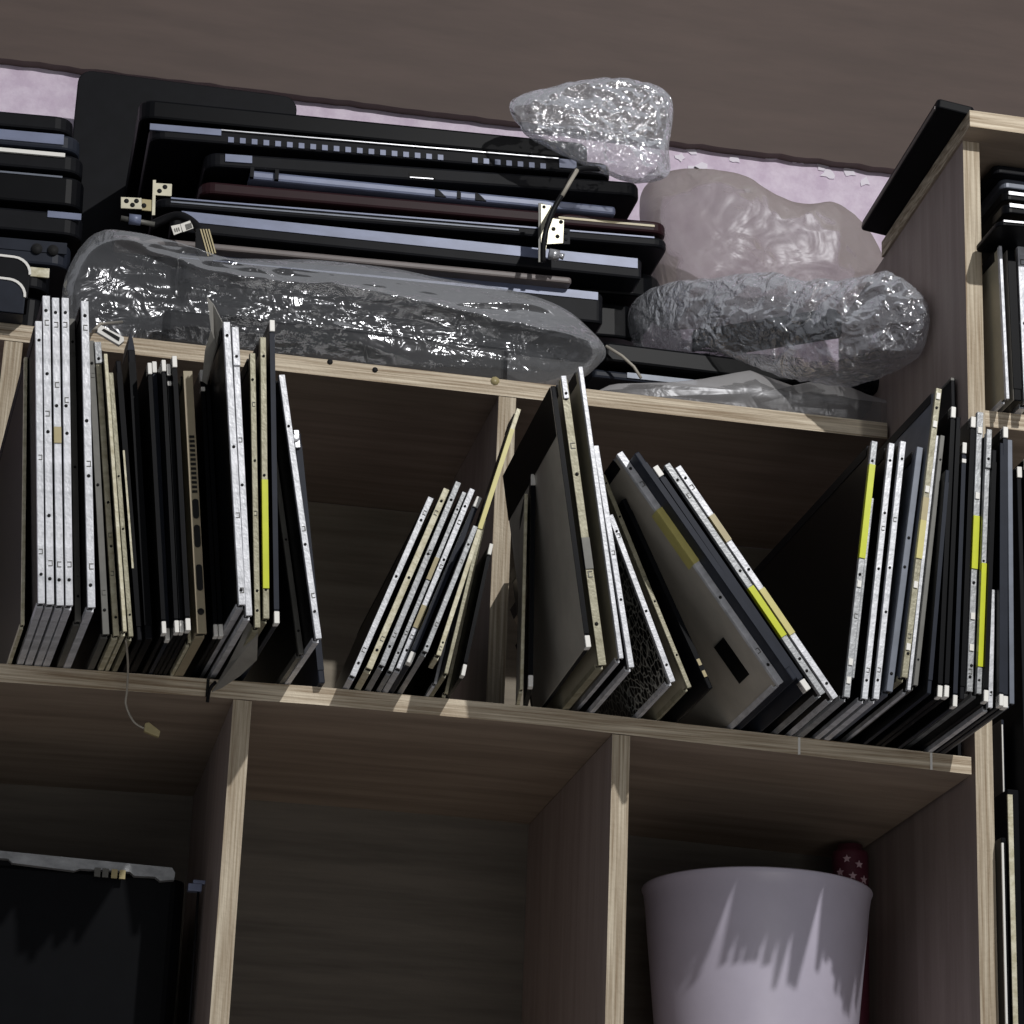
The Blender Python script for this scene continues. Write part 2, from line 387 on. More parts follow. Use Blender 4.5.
P('fourth tall white panel edge, separate from the three matching ones', (82, 302), (91.2, 608), 8, 'white', yaw=YL, holes=(.07, .42, .6, .95), slots=(.12, .45, .9), group=G1)
P('dull olive-grey panel edge just right of the fourth tall white one', (90.5, 342), (106, 635), 7, 'dim', yaw=YL, group=G1)
P('cream panel edge with a grey screw tab at its top', (97.5, 347), (116.5, 636), 6.2, 'cream', yaw=YL, holes=(.06, .3, .45), slots=(.2, .33), extra=[tab_top('grey', .013, 1.2)], group=G1)
P('narrow rough off-white strip, left half of a cream and olive pair', (104.8, 355), (125, 632), 4, 'cream', yaw=YL, holes=(), slots=(), group=G1)
P('narrow yellowish olive panel edge with brown blotches beside rough white strip', (110.5, 374), (131, 637), 5, 'olive', yaw=YL, holes=(.08, .4, .6), slots=(), group=G1)
P('black lid with cream lower rim, first black one from the white panels', (118, 362), (140, 641), 6, 'black', 'gloss', yaw=YL, extra=[lambda r, h, L, d: MB().box((-h, -.001, L*.25), (-h+.0012, .0, L*.67)).build('cream_rim', 'cream', r)], group=G1, name='display_cover', cat='laptop lid')
P('black lid with pointed top rising above its black neighbours', (131, 351), (149, 640), 8, 'black', 'gloss', yaw=YL, extra=[lambda r, h, L, d: MB().prism([(-h, L), (h, L), (h*.6, L+.008), (0, L+.012)], lambda a, b, dd: (a, dd, b), .001, .03).build('hinge_cover', 'navy', r)], group=G1, name='display_cover', cat='laptop lid')
CAPG = 'slim black panels with white end caps'
P('slim black panel with small cap, leftmost of the white-capped five', (149, 365), (164, 634), 4.6, 'black', yaw=YL, caps='tb', group=CAPG)
P('slim black panel with large white cap, second of the white-capped five', (156.8, 364), (170.2, 641), 5, 'navy', yaw=YL, caps='tb', group=CAPG)
P('slim black panel in the centre of the white-capped five', (162.2, 362), (175.6, 633), 4.6, 'black', yaw=YL, caps='tb', group=CAPG)
P('slim black panel with double cap, fourth of the white-capped five', (166.8, 366), (181, 633), 4.2, 'black', yaw=YL, caps=('t', 't2', 'b'), group=CAPG)
P('slim black panel with the highest white cap beside the tan vented bar', (173, 358), (187.5, 631), 5.2, 'black', yaw=YL, caps='tb', group=CAPG)
P('thin cream edge pressed against the left of the vented tan bar', (178.5, 378), (192.3, 643), 3.4, 'cream', yaw=YL, holes=(), slots=(), group=G1)
# vented tan laptop base
def vents(root, h, L, d):
    def at(y): return (634-y)/(634-372)*L
    for i in range(13):
        z = at(438+4.6*i)
        MB().box((-h*.45, -.0006, z-.0018), (h*.62, .0002, z-.0002)).build('vent_slot', 'pitch', root)
    for y0, y1 in ((502, 521.5), (528, 550), (567, 592.5)):
        MB().prism(rrect(-h*.55, at(y1), h*.75, at(y0), .0018, 4), lambda a, b, dd: (a, dd, b), -.0006, .0002).build('port', 'pitch', root)
    share('screw_hole', _cache['h'], root, (0, 0, at(613)), (1.7, 1, 1.7))
P('tan laptop base on edge with a ladder of vents and black ports', (184.5, 372), (199.5, 634), 10.2, 'tan', 'tan', yaw=YL, holes=(), slots=(), extra=[vents], name='laptop_chassis', cat='laptop base')
P('slim black panel with stacked white caps, right of the vented tan bar', (202.5, 372), (217.5, 637), 4.6, 'black', yaw=YL, caps=('t', 't2', 'b'), group=CAPG, dy=.016)
P('slim black panel half hidden left of the white pair under grey flap', (208, 381), (223.6, 637), 4.8, 'gloss', yaw=YL, caps='b', group=CAPG, dy=.016)
P('white panel edge directly under the torn grey flap', (224.5, 323), (238.7, 605), 7.2, 'white', yaw=YL, holes=(.05, .55, .95), slots=(.04, .3), group=G1, dy=.026)
P('white panel edge with a rounded screw tab, right of the flap panel', (234.5, 332), (248.2, 616), 6.6, 'white', yaw=YL, holes=(.45, .95), slots=(.6, .9), extra=[tab_top('white', .024, 1.15)], group=G1, dy=.008)
P('tan olive panel edge between the white pair and lime tape', (252.3, 354), (257.6, 628), 6, 'olive', yaw=YL, holes=(.06, .13, .6, .9), slots=(.4, .8), group=G1)
P('olive panel edge with long lime tape in the left cell', (262.8, 338), (266.3, 619), 6.4, 'olive', yaw=YL, holes=(.1, .5, .93), slots=(.3,), tapes=[(483, 590, 'lime')], group=G1, dy=.018)
P('black panel with white caps just right of the long lime tape', (271.6, 322), (276.6, 624), 5.6, 'navy', yaw=YL, caps='tb', group=CAPG, dy=.012)
P('dull grey panel edge slanting between capped black panel and white strip', (274, 430), (304, 655), 5.6, 'dim', yaw=YL, holes=(.1, .5), slots=(.25,), group=G1)
P('white panel edge slanting at the right end of the left cell', (276.5, 376), (315.5, 639), 6.6, 'white', yaw=YL, holes=(.1, .35, .8), slots=(.15, .4), group=G1)
def hinge_nub(root, h, L, d):
    MB().box((-h*1.5, -.003, L-.012), (h*.3, .012, L+.001)).cyl((-h*1.2, -.004, L-.005), (0, 1, 0), .003, .008).build('hinge', 'steel', root, bevel=.0005)
P('dark blue-grey lid with a steel hinge, rightmost in the left cell', (297, 434), (322, 684), 7, 'navy', 'navy', yaw=YL, extra=[hinge_nub], name='display_cover', cat='laptop lid')

G2 = 'leaning panels left of the middle divider'
P('leftmost leaning panel with two-tone grey and white edge', (431, 498.6), (352.7, 677), 6.6, 'white', holes=(.07, .55, .87), slots=(.13, .9), group=G2)
P('cream-white leaning panel edge, second from the left of its fan', (446.7, 490), (369, 669.7), 7, 'cream', holes=(.1, .5, .93), slots=(.15, .85), group=G2)
P('mottled grey leaning panel edge reaching highest among the fan', (458.5, 483), (382, 666.5), 6.4, 'grey', holes=(.1, .6, .9), slots=(.15, .6), group=G2)
P('narrow grey leaning panel edge with tan tape, fourth in the fan', (464.5, 493), (390.3, 672), 5, 'grey', holes=(.1, .9), slots=(.2,), tapes=[(560, 582, 'kraft')], group=G2)
P('bright white leaning panel edge with a tan tape patch low down', (472.5, 490), (399.3, 669.7), 6.2, 'white', holes=(.1, .6, .9), slots=(.16, .55, .8), tapes=[(608, 630, 'kraft')], group=G2)
P('black leaning panel with white tabs behind the bright white one', (479.5, 499), (408.5, 664), 6.2, 'navy', caps=('t', 'b'), group=G2)
P('grey leaning panel edge with screw hole below the yellow taped one', (475.4, 527), (425.4, 652.5), 5.6, 'grey', holes=(.04, .85), slots=(.2, .7), group=G2)
P('very thin white strip leaning behind the short grey panel', (470, 545), (436, 684), 3.2, 'white', holes=(), slots=(), group=G2)
P('short grey-olive leaning panel edge beside thin cream strip', (480.5, 530), (445.5, 674), 4.2, 'olive', holes=(.2,), slots=(), group=G2)
P('thin cream leaning strip whose foot touches the shelf front', (486, 520), (450, 694), 3.6, 'cream', holes=(), slots=(), group=G2)
P('thin black leaning panel with white tabs nearest the middle divider', (490, 545), (459.5, 676), 4.2, 'black', caps=('t', 'b'), group=G2)
P('long leaning panel with faded yellow tape crossing the middle divider', (519, 409.5), (438.5, 656), 5, 'cream', depth=.03, cell='F', holes=(.05,), slots=(.02,), tapes=[(431, 532, 'tape')], group=G2)

G3 = 'panels right of the middle divider'
P('thin cream-edged upright panel closest to the right of middle divider', (526.3, 494), (521.6, 689.5), 3.6, 'cream', 'screenback', holes=(), slots=(), depth=.05, yaw=8.0, cell='E', group=G3)
P('short black upright panel with white caps right of the middle divider', (533.4, 475), (530.5, 687), 5.2, 'black', caps=('t', 'b'), depth=.05, yaw=8.0, cell='E', group=G3)
P('dark-edged panel showing its broad grey back with black top border', (553.2, 386), (588.3, 648), 5.6, 'black', 'screenback', caps='b', extra=[topband], yaw=1.0, depth=.17, cell='R', group=G3, dy=.018)
P('wide olive metal panel edge leaning right of the broad grey back', (563.5, 380), (602.5, 666), 8.6, 'olive', 'oliveface', holes=(.14, .4, .66, .93), slots=(.75, .3), tapes=[(541, 572, 'dim')], extra=[tab_top('white', .014, .7)], yaw=YD, group=G3, depth=.15)
P('tallest white panel edge, its top crossing the upper shelf board', (582.8, 367.4), (622.3, 659), 4.8, 'white', 'oliveface', holes=(), slots=(), yaw=YD, group=G3, dy=.014, depth=.2)
P('white panel edge hugging the right side of the tallest white one', (594, 446), (631.6, 668), 6, 'white', holes=(.3,), slots=(.5,), yaw=YD, group=G3, depth=.27)
P('white panel edge whose side shows a black crackled screen', (610.5, 516), (672.8, 683), 6.4, 'white', 'crack', holes=(.1, .42, .9), slots=(.86,), yaw=YD, group=G3)
P('narrow olive panel edge right of the crackled screen panel', (603, 476), (689.6, 688.6), 5.2, 'olive', 'oliveface', holes=(.15, .4, .8, .96), slots=(.5,), yaw=YD, group=G3)
P('dark brown-black panel left of the broad leaning grey screen', (624, 500), (711, 690), 6, 'gloss', 'black', extra=[chips((.06, .12), 'kraft')], yaw=YD, group=G3, depth=.2)
P('steeply leaning panel with broad grey back and faded yellow tape', (622, 455), (783.5, 686), 9, 'white', 'screenback', holes=(.08, .37, .93), slots=(.13, .58, .85), tapes=[(512, 566, 'tape')], extra=[sticker], yaw=YR, group=G3)
P('blue-black slab steeply leaning right above the broad grey screen', (634, 454), (793, 681), 8, 'navy', 'navy', yaw=YR, group=G3)
P('blue-black steeply leaning panel with white end caps', (655, 469), (808, 692), 8, 'navy', 'navy', caps='tb', yaw=YR, group=G3)
P('steeply leaning white panel edge with lime tape on its lower half', (667, 466), (823, 696), 8.4, 'grey', holes=(.1, .15, .53, .93), slots=(.35, .85), tapes=[(590, 639, 'lime')], yaw=YR, group=G3)
P('outermost steeply leaning white panel with a tan folded tape', (678, 468.5), (836.5, 700), 8.4, 'white', holes=(.06, .55, .95), slots=(.9,), tapes=[(518, 544, 'kraft'), (592, 637, 'tape')], yaw=YR, group=G3)

G4 = 'panels in the right cell'
P('grey panel edge with bright lime tape, leftmost of the right cell', (874.8, 441.7), (846, 697.5), 6.6, 'grey', yaw=YR, holes=(.07, .47, .92), slots=(.3,), tapes=[(466, 561, 'lime')], extra=[chips((.05, .12, .42)), lambda r, h, L, d: MB().box((h+.0004, .002, L*.08), (h+.0022, .02, L*.78)).build('side_bracket', 'grey', r, bevel=.0003)], group=G4)
P('left one of two matching bluish white panel edges in right cell', (892, 443.7), (864.8, 699.4), 6.2, 'white', yaw=YR, holes=(.07, .5, .72, .93), slots=(.1, .65), group=G4)
P('right one of two matching bluish white panel edges in right cell', (903.4, 441.8), (876.2, 699.4), 6.2, 'white', yaw=YR, holes=(.07, .33, .5, .93), slots=(.1, .68), group=G4)
P('slate grey panel edge between the white pair and the tallest panel', (920.3, 447.7), (889.5, 692), 7, 'slate', 'slate', yaw=YR, holes=(.07, .5, .62), slots=(), group=G4, dy=.012)
P('tallest olive-grey panel edge in right cell, with folded yellow tape', (939.2, 389), (904.7, 678), 6.6, 'olive', 'slate', yaw=YR, holes=(.08, .45, .93), slots=(.13, .5), tapes=[(501, 524, 'kraft'), (524, 562, 'tape')], extra=[chips((.96, .86, .63, .3, .09))], group=G4, dy=.034)
P('thin white strip touching the right of the tallest olive-grey panel', (939.8, 436), (909, 690.5), 3.8, 'white', yaw=YR, holes=(), slots=(), group=G4, dy=.014)
P('thin dark grey panel right of the thin white strip in right cell', (944, 436), (916.5, 686), 5, 'dim', yaw=YR, holes=(.1, .9), slots=(), group=G4, dy=.022)
P('blue-black plain slab wedged left of the first white-capped black panel', (945, 470), (929, 694), 4.6, 'navy', yaw=YR, group=G4)
P('black panel with tall white cap, first of the right cell black ones', (952.5, 408), (939, 697.5), 5.2, 'black', yaw=YR, caps='tb', group=CAPG)
P('black panel with wide lower cap, second of right cell black ones', (958.5, 417), (946, 697.5), 5, 'black', yaw=YR, caps='b', group=CAPG)
P('black panel with low double cap standing shorter than its neighbours', (964.3, 443.7), (954.5, 707), 4.8, 'navy', yaw=YR, caps=('t', 't2', 'b'), group=CAPG)
P('black panel with a grey-white cap just left of the grey lime-taped edge', (973.3, 418), (962.5, 700), 5.4, 'black', yaw=YR, caps='t', group=CAPG, dy=.018)
P('grey panel edge with lime tape, before the pale upright', (981.4, 412.5), (970.8, 692), 7, 'grey', yaw=YR, holes=(.05, .09, .38, .94), slots=(.06,), tapes=[(519, 572, 'lime')], extra=[chips((.92, .68, .25, .14))], group=G4, dy=.034)
P('narrow grey edge with lower, longer lime tape before the pale upright', (988.5, 433), (978.6, 694), 5.4, 'grey', yaw=YR, holes=(.05, .15, .5, .9), slots=(.2,), tapes=[(566, 668, 'lime')], extra=[tab_top('grey', .026, 1.1)], group=G4, dy=.026)
P('black panel with a white foot cap right of the lower lime tape', (994, 450), (984.8, 702), 5, 'black', yaw=YR, caps='b', group=CAPG, dy=.008)
P('white wedge-shaped panel edge showing only low down between black panels', (994.5, 590), (990.5, 708), 5, 'white', yaw=YR, holes=(.13,), slots=(.1,), group=G4)
P('dark panel with thin pale rim right of the white wedge', (1001, 443), (999.3, 706), 4.4, 'navy', yaw=YR, caps='b', group=CAPG)
P('blue-black panel with a white top cap near the right frame edge', (1005, 428), (1005, 708), 5.4, 'navy', yaw=YR, caps='tb', group=CAPG)
P('blue-grey panel slanting right near the right frame edge', (1010, 440), (1012, 704), 5.4, 'slate', 'navy', yaw=YR, holes=(), slots=(), group=G4, dy=.018)

solve_and_build()
# ------------------------------------------------------------------ slabs lying on the upper boards
def slab(label, l, r, thpx, Y, depth, m, name='laptop_chassis', cat='laptop base', rad=.012, strip=None, group=None, extra=None, fl=.0, lcorner=1, front=None, zmin=None):
    a = onY(l[0], l[1], Y); b = onY(r[0], r[1], Y)
    wv = (b-a); L = wv.length; u = wv.normalized(); v = Vector((0, 1, fl)); n = u.cross(v).normalized(); v = n.cross(u).normalized()
    th = thpx*mpp(a)*.95
    R = Matrix((u, v, n)).transposed()
    root = thing(name, label, cat, a - n*th, R, group)
    out = rrect(0, 0, L, depth, rad, 5, (1, 1, lcorner, 1))
    MB().prism(out, lambda p, q, d: (p, q, d), 0, th).build('shell', m, root, bevel=min(.0022, th*.3))
    if strip:
        (s0, s1, f0, f1, sm) = strip
        MB().box((L*s0, -.0009, th*f0), (L*s1, .0008, th*f1)).build('trim_strip', sm, root)
    if extra: extra(root, L, th)
    return root
G5 = 'laptop parts stacked on the upper board'
YS = .238
def ventrow(root, L, th):
    for i in range(28):
        if 19 <= i <= 20: continue
        x = L*(.165+.7*i/28)
        MB().box((x, -.001, th*.12), (x+L*.012, .0006, th*.5)).build('vent_tooth', 'silver', root)
    MB().box((L*.15, -.0012, th*.93), (L*.88, .0006, th*1.0)).build('pale_rim', 'steel', root)
    MB().box((L*.0, -.0012, th*.55), (L*.15, .0006, th*1.0)).build('trim_strip', 'silver', root)
    MB().box((L*.882, -.0012, th*.3), (L*.92, .0006, th*.95)).build('trim_strip', 'silver', root)
    MB().box((L*.95, -.0012, th*.4), (L*.985, .0006, th*.75)).build('trim_strip', 'silver', root)
slab('black lid lying on top of the big stack beside crinkled plastic', (140, 98), (590, 143), 22, YS+.004, .2, 'gloss', 'display_cover', 'laptop lid', group=G5)
slab('black laptop base with a long row of vent teeth, second from top', (150, 124), (612, 163), 16, YS, .2, 'black', extra=ventrow, group=G5)
def btab(root, L, th):
    MB().box((L*.045, -.0012, th*.35), (L*.105, .0006, th*.85)).build('trim_strip', 'silver', root)
    MB().box((L*.46, -.0006, th*.2), (L*.52, .0006, th*.5)).build('slot', 'pitch', root)
    MB().box((L*.462, -.0008, th*.14), (L*.515, .0006, th*.2)).build('slot_rim', 'steel', root)
slab('black laptop base with silver tab at left, under the vented base', (205, 151), (641, 182), 17, YS, .2, 'black', extra=btab, group=G5)
def ctabs(root, L, th):
    for f in (.0, .066): MB().box((L*f, -.0035, 0), (L*f+.003, .0006, th*1.1)).build('clip', 'black', root)
    for f, k in ((.5, .03), (.56, .01), (.61, .03)):
        MB().prism([(L*f, th*.05), (L*(f+k), th*.05), (L*(f+.01), th*.75), (L*f, th*.9)], lambda a, b, d: (a, d, b), -.001, .0004).build('ink_mark', 'black', root)
slab('thin silver-blue bezel bar with dark clips inside the stack', (250, 169.5), (616, 206), 10.5, YS, .05, 'silver', 'bezel_strip', 'bezel', .003, extra=ctabs, group=G5)
slab('glossy maroon lid with rounded end in the middle of the stack', (200, 180), (668, 222), 14, YS, .2, 'maroon', 'display_cover', 'laptop lid', group=G5,
     extra=lambda r, L, th: MB().box((L*.76, -.0007, th*.45), (L*.97, .0006, th*.62)).build('worn_edge', 'kraft', r))
slab('black lid with double pale rim lines beneath the maroon lid', (155, 196), (669, 238), 11.5, YS, .2, 'black', 'display_cover', 'laptop lid', group=G5,
     extra=lambda r, L, th: (MB().box((L*.03, -.0008, th*.82), (L*.97, .0006, th*.97)).build('pale_rim', 'silver', r), MB().box((L*.03, -.0008, th*.45), (L*.7, .0006, th*.6)).build('pale_rim', 'slate', r)))
slab('black base with the widest silver-blue strip, between the two hinges', (172, 210), (642, 259), 24, YS, .03, 'black', 'bezel_strip', 'bezel', .003, strip=(.02, .99, .5, .98, 'silver'), group=G5)
slab('thick black base behind the wide silver strip, rounded right end', (200, 234), (668, 273), 30, YS+.034, .17, 'gloss', 'laptop_chassis', 'laptop base', .03, group=G5)
slab('thin grey-brown bar lying in front of the stack above the wrapped roll', (115, 233.5), (572, 277), 7.6, YS-.012, .024, 'taupe', 'bezel_strip', 'bezel', .003, group=G5)
slab('black lid with silver-blue top edge just above the wrapped roll', (180, 250), (604, 293), 36, YS, .03, 'black', 'display_cover', 'laptop lid', .006, strip=(0, .985, .74, .99, 'silver'), group=G5)
slab('thick black base low in the stack, its right end above bottom base', (190, 267), (650, 306), 40, YS+.034, .16, 'gloss', 'laptop_chassis', 'laptop base', .03, group=G5)
a = onY(190, 311, YS+.034); b = onY(640, 350, YS+.034)
bb = thing('laptop_chassis', 'lowest black laptop base of the stack lying on the upper board', 'laptop base', (a.x, YS+.034, ZU+.0004), group=G5)
MB().prism(rrect(0, 0, b.x-a.x, .155, .02), lambda p, q, d: (p, q, d), 0, max(.012, a.z-ZU-.004)).build('shell', 'gloss', bb, bevel=.002)

# left-hand stack
G6 = 'laptop parts at the far left of the upper board'
YT = .205
def tl(label, r, th, m, Y=YT, slope=.09, left=-90, depth=.16, rad=.014, strip=None, extra=None, name='laptop_chassis', cat='laptop base'):
    return slab(label, (left, r[1]-slope*(r[0]-left)), r, th, Y, depth, m, name, cat, rad, strip, G6, extra)
tl('black lid topmost of the far left stack', (74, 117), 18, 'black', name='display_cover', cat='laptop lid')
tl('blue-grey rounded base second from the top of the far left stack', (81, 136), 18, 'navy', strip=(.0, .9, .3, .95, 'silver'))
tl('black lid with white front rim in the far left stack', (84, 156), 20, 'black', name='display_cover', cat='laptop lid', extra=lambda r, L, th: MB().box((0, -.002, th*.78), (L*.89, .0006, th*1.0)).build('white_rim', 'cap', r))
tl('thick black base with faint grey line in the far left stack', (85, 178), 34, 'gloss', extra=lambda r, L, th: MB().box((0, -.0008, th*.92), (L*.87, .0006, th*.98)).build('pale_rim', 'slate', r))
tl('black base with a short silver corner strip at far left', (84, 214), 26, 'black', strip=(.79, .985, .7, .98, 'silver'))
def jack(root, L, th):
    MB().box((0, -.0008, th*.5), (L*.97, .0006, th*.96)).build('trim_strip', 'navy', root)
    for f in (.785, .885):
        MB().cyl((L*f, .002, th*.6), (0, -1, 0), .0042, .0042, 14).build('round_port', 'pitch', root)
tl('blue-grey base with two round black ports at far left', (72, 243), 28, 'navy', extra=jack)
tl('cream-topped black base low in the far left stack', (51, 269), 24, 'black', strip=(.0, .99, .55, .99, 'cream'))
a = onY(50, 290, YT)
bb = thing('laptop_chassis', 'black base at the bottom of the far left stack', 'laptop base', (a.x-.18, YT, ZU+.0004), group=G6)
MB().prism(rrect(0, 0, .178, .15, .012), lambda p, q, d: (p, q, d), 0, max(.01, a.z-ZU-.008)).build('shell', 'gloss', bb, bevel=.002)
def upright_lid(label, px, top, bot, Y, d, m):
    p = onY(px, top, Y); q = onY(px, bot, Y); zb = max(q.z, ZU+.0004)
    r = thing('speaker_box', label, 'speaker', (p.x, Y, zb))
    MB().prism(rrect(-.14, 0, 0, p.z-zb, .013, 6, (1, 0, 0, 0)), lambda a_, b_, dd: (a_, dd, b_), 0, d).build('shell', m, r, bevel=.001)
    o = rrect(-.14, 0, .0006, p.z-zb+.0006, .0136, 6, (1, 0, 0, 0)); i_ = rrect(-.14, 0, -.0012, p.z-zb-.0012, .0122, 6, (1, 0, 0, 0))
    k = [x for x in range(len(o)) if o[x][1] > .002 or o[x][0] > -.1]
    mb = MB()
    for s_ in range(len(o)-1):
        if o[s_][0] < -.139 and o[s_+1][0] < -.139: continue
        mb.prism([o[s_], o[s_+1], i_[s_+1], i_[s_]], lambda a_, b_, dd: (a_, dd, b_), -.001, .0006)
    mb.build('white_rim', 'cap', r)
upright_lid('rounded black box with white rim behind the front one at far left', 32, 259, 300, .172, .03, 'black')
upright_lid('front rounded blue-black box with white rim at far left of board', 27, 281, 322, .150, .02, 'navy')
# dark sheet behind between the stacks
a = onY(74, 120, .40); b = onY(215, 260, .40)
dk = thing('display_cover', 'large dark sheet standing upright behind the gap between stacks', 'laptop lid', (a.x, .40, ZU+.0004))
MB().prism(rrect(0, 0, b.x-a.x+.06, .34, .012), lambda p, q, d: (p, d, q), 0, .008).build('shell', 'black', dk, bevel=.001)

# ------------------------------------------------------------------ hinges, cables
def plate(mb, pts, Y, th=.0012):
    W = [onY(x, y, Y) for x, y in pts]
    mb.prism([(p.x, p.z) for p in W], lambda a_, b_, d: (a_, d, b_), Y, Y+th); return mb
def holes_on(root, pts, Y, r=.0019):
    for x, y in pts:
        c = onY(x, y, Y) - root.location
        MB().cyl((c.x, c.y-.0004, c.z), (0, 1, 0), r, .0008, 10).build('screw_hole', 'pitch', root)
def rel(o, root): o.location = -root.location; return o
YH = .206
h1 = thing('hinge', 'brassy steel hinge sticking out at the left of the stack', 'hinge', onY(150, 215, YH))
rel(plate(MB(), [(121, 197), (141.5, 198), (142, 209), (121, 208)], YH).build('hinge_plate', 'brass', h1), h1)
rel(plate(MB(), [(153, 180), (156, 180), (155, 215), (152, 215)], YH-.001).build('hinge_plate', 'brass', h1), h1)
rel(plate(MB(), [(155.6, 183), (172, 184), (171.5, 196), (155.4, 195)], YH).build('hinge_plate', 'brass', h1), h1)
rel(plate(MB(), [(142, 199), (152, 200), (152, 211), (142, 210)], YH+.0004).build('hinge_arm', 'kraft', h1), h1)
c = onY(129, 219, YH) - h1.location
MB().tube([c, c+Vector((.009, 0, 0))], .0042, 12).build('barrel', 'silver', h1)
c = onY(121, 218, YH) - h1.location
MB().tube([c, c+Vector((.026, 0, -.002))], .002, 8).build('pin', 'dim', h1)
holes_on(h1, [(126.5, 201), (136.5, 201), (132.5, 205), (144, 205.5), (159.5, 191), (165, 187)], YH)
h2 = thing('hinge', 'steel hinge with three holes at the right of the stack', 'hinge', onY(552, 235, YH))
rel(plate(MB(), [(541, 204), (552, 206), (549, 224), (546, 250), (541, 250)], YH).build('hinge_plate', 'brass', h2), h2)
rel(plate(MB(), [(550, 218), (564, 220), (563, 243), (547, 244)], YH-.0014).build('hinge_plate', 'brass', h2), h2)
rel(plate(MB(), [(563, 228), (570, 229), (570, 244), (562, 244)], YH).build('hinge_arm', 'black', h2), h2)
rel(plate(MB(), [(538.5, 203), (543, 203), (543, 262), (538.5, 262)], YH+.001).build('hinge_arm', 'dim', h2), h2)
c = onY(549, 254, YH) - h2.location
MB().tube([c, c+Vector((.008, 0, -.0006))], .0046, 12).build('barrel', 'steel', h2)
MB().tube([c+Vector((.008, 0, 0)), c+Vector((.012, 0, -.001))], [.002, .0028], 10).build('pin', 'steel', h2)
holes_on(h2, [(561, 222), (553.5, 229), (557.5, 236.5)], YH-.0014, .0017)
holes_on(h2, [(544, 207), (566, 233), (566, 239.5)], YH, .0014)
def cable(name, label, pts, Ys, r, m, parts=(), cat='cable'):
    W = [onY(x, y, Y_) for (x, y), Y_ in zip(pts, Ys)]
    S = []
    for i in range(len(W)-1):
        p_, q_ = W[i], W[i+1]; pm = W[max(i-1, 0)]; qn = W[min(i+2, len(W)-1)]
        for k in range(6):
            t = k/6; S.append(.5*((2*p_)+(-pm+q_)*t+(2*pm-5*p_+4*q_-qn)*t*t+(-pm+3*p_-3*q_+qn)*t**3))
    S.append(W[-1]); root = thing(name, label, cat, W[-1])
    rel(MB().tube(S, r, 7).build('cord', m, root), root)
    return root
cb = cable('hinge_cable', 'grey and black cable looping over the right hinge', [(600, 169), (577, 170), (566, 188), (552, 213), (544, 240), (543, 262)], [.195, .186, .182, .18, .18, .185], .0022, 'cable')
rel(MB().tube([onY(577, 170, .184), onY(570, 182, .181), onY(562, 196, .180)], .0018, 7).build('bare_wire', 'wire', cb), cb)
ck = cable('screen_cable', 'black screen cable with ribbed connector draped left on the stack', [(150, 226), (168, 218), (180, 216), (192, 222), (200, 232), (207, 255)], [.215, .210, .205, .20, .195, .185], .0036, 'cable')
rel(plate(MB(), [(196, 229), (207, 226), (216, 252), (212, 262), (206, 265), (196, 250)], .180, .006).build('connector', 'black', ck), ck)
for i in range(4):
    rel(plate(MB(), [(200+2.7*i, 229), (201.4+2.7*i, 229), (209+2.4*i, 256-i), (207.6+2.4*i, 256-i)], .1792, .001).build('pin_row', 'kraft', ck), ck)
lb = rel(plate(MB(), [(171, 226), (180, 224), (182, 232), (174, 235)], .196, .0006).build('paper_label', 'paper', ck), ck)
rel(plate(MB(), [(180.4, 224), (190, 220.5), (194, 228), (183, 232)], .196, .0006).build('paper_label', 'paper', ck), ck)
mk = MB()
for i in range(5): plate(mk, [(185+1.3*i, 224.5-.4*i), (186+1.3*i, 224.2-.4*i), (187.5+1.2*i, 229.5-.5*i), (186.6+1.2*i, 229.8-.5*i)], .1955, .0004)
for i in range(3): plate(mk, [(174+2*i, 228.5-.5*i), (175+2*i, 228.2-.5*i), (176+2*i, 231.8-.5*i), (175+2*i, 232-.5*i)], .1955, .0004)
rel(mk.build('printed_code', 'dim', ck), ck)
# white framed connector at the board edge
wc = thing('cable_connector', 'small white-framed connector hanging over the left board edge', 'connector', onY(114, 334, .15))
rel(plate(MB(), [(98, 328), (101, 325), (124, 337), (124, 341), (119, 345), (97, 332)], .15, .004).build('frame', 'cap', wc, bevel=.0004), wc)
rel(plate(MB(), [(102, 330), (104, 328.5), (120, 337.5), (119, 341)], .1494, .0008).build('socket', 'pitch', wc), wc)
rel(MB().tube([onY(98, 329, .152), onY(93, 331, .165), onY(100, 324, .18), onY(122, 322, .20)], .0012, 7).build('cord', 'wire', wc), wc)

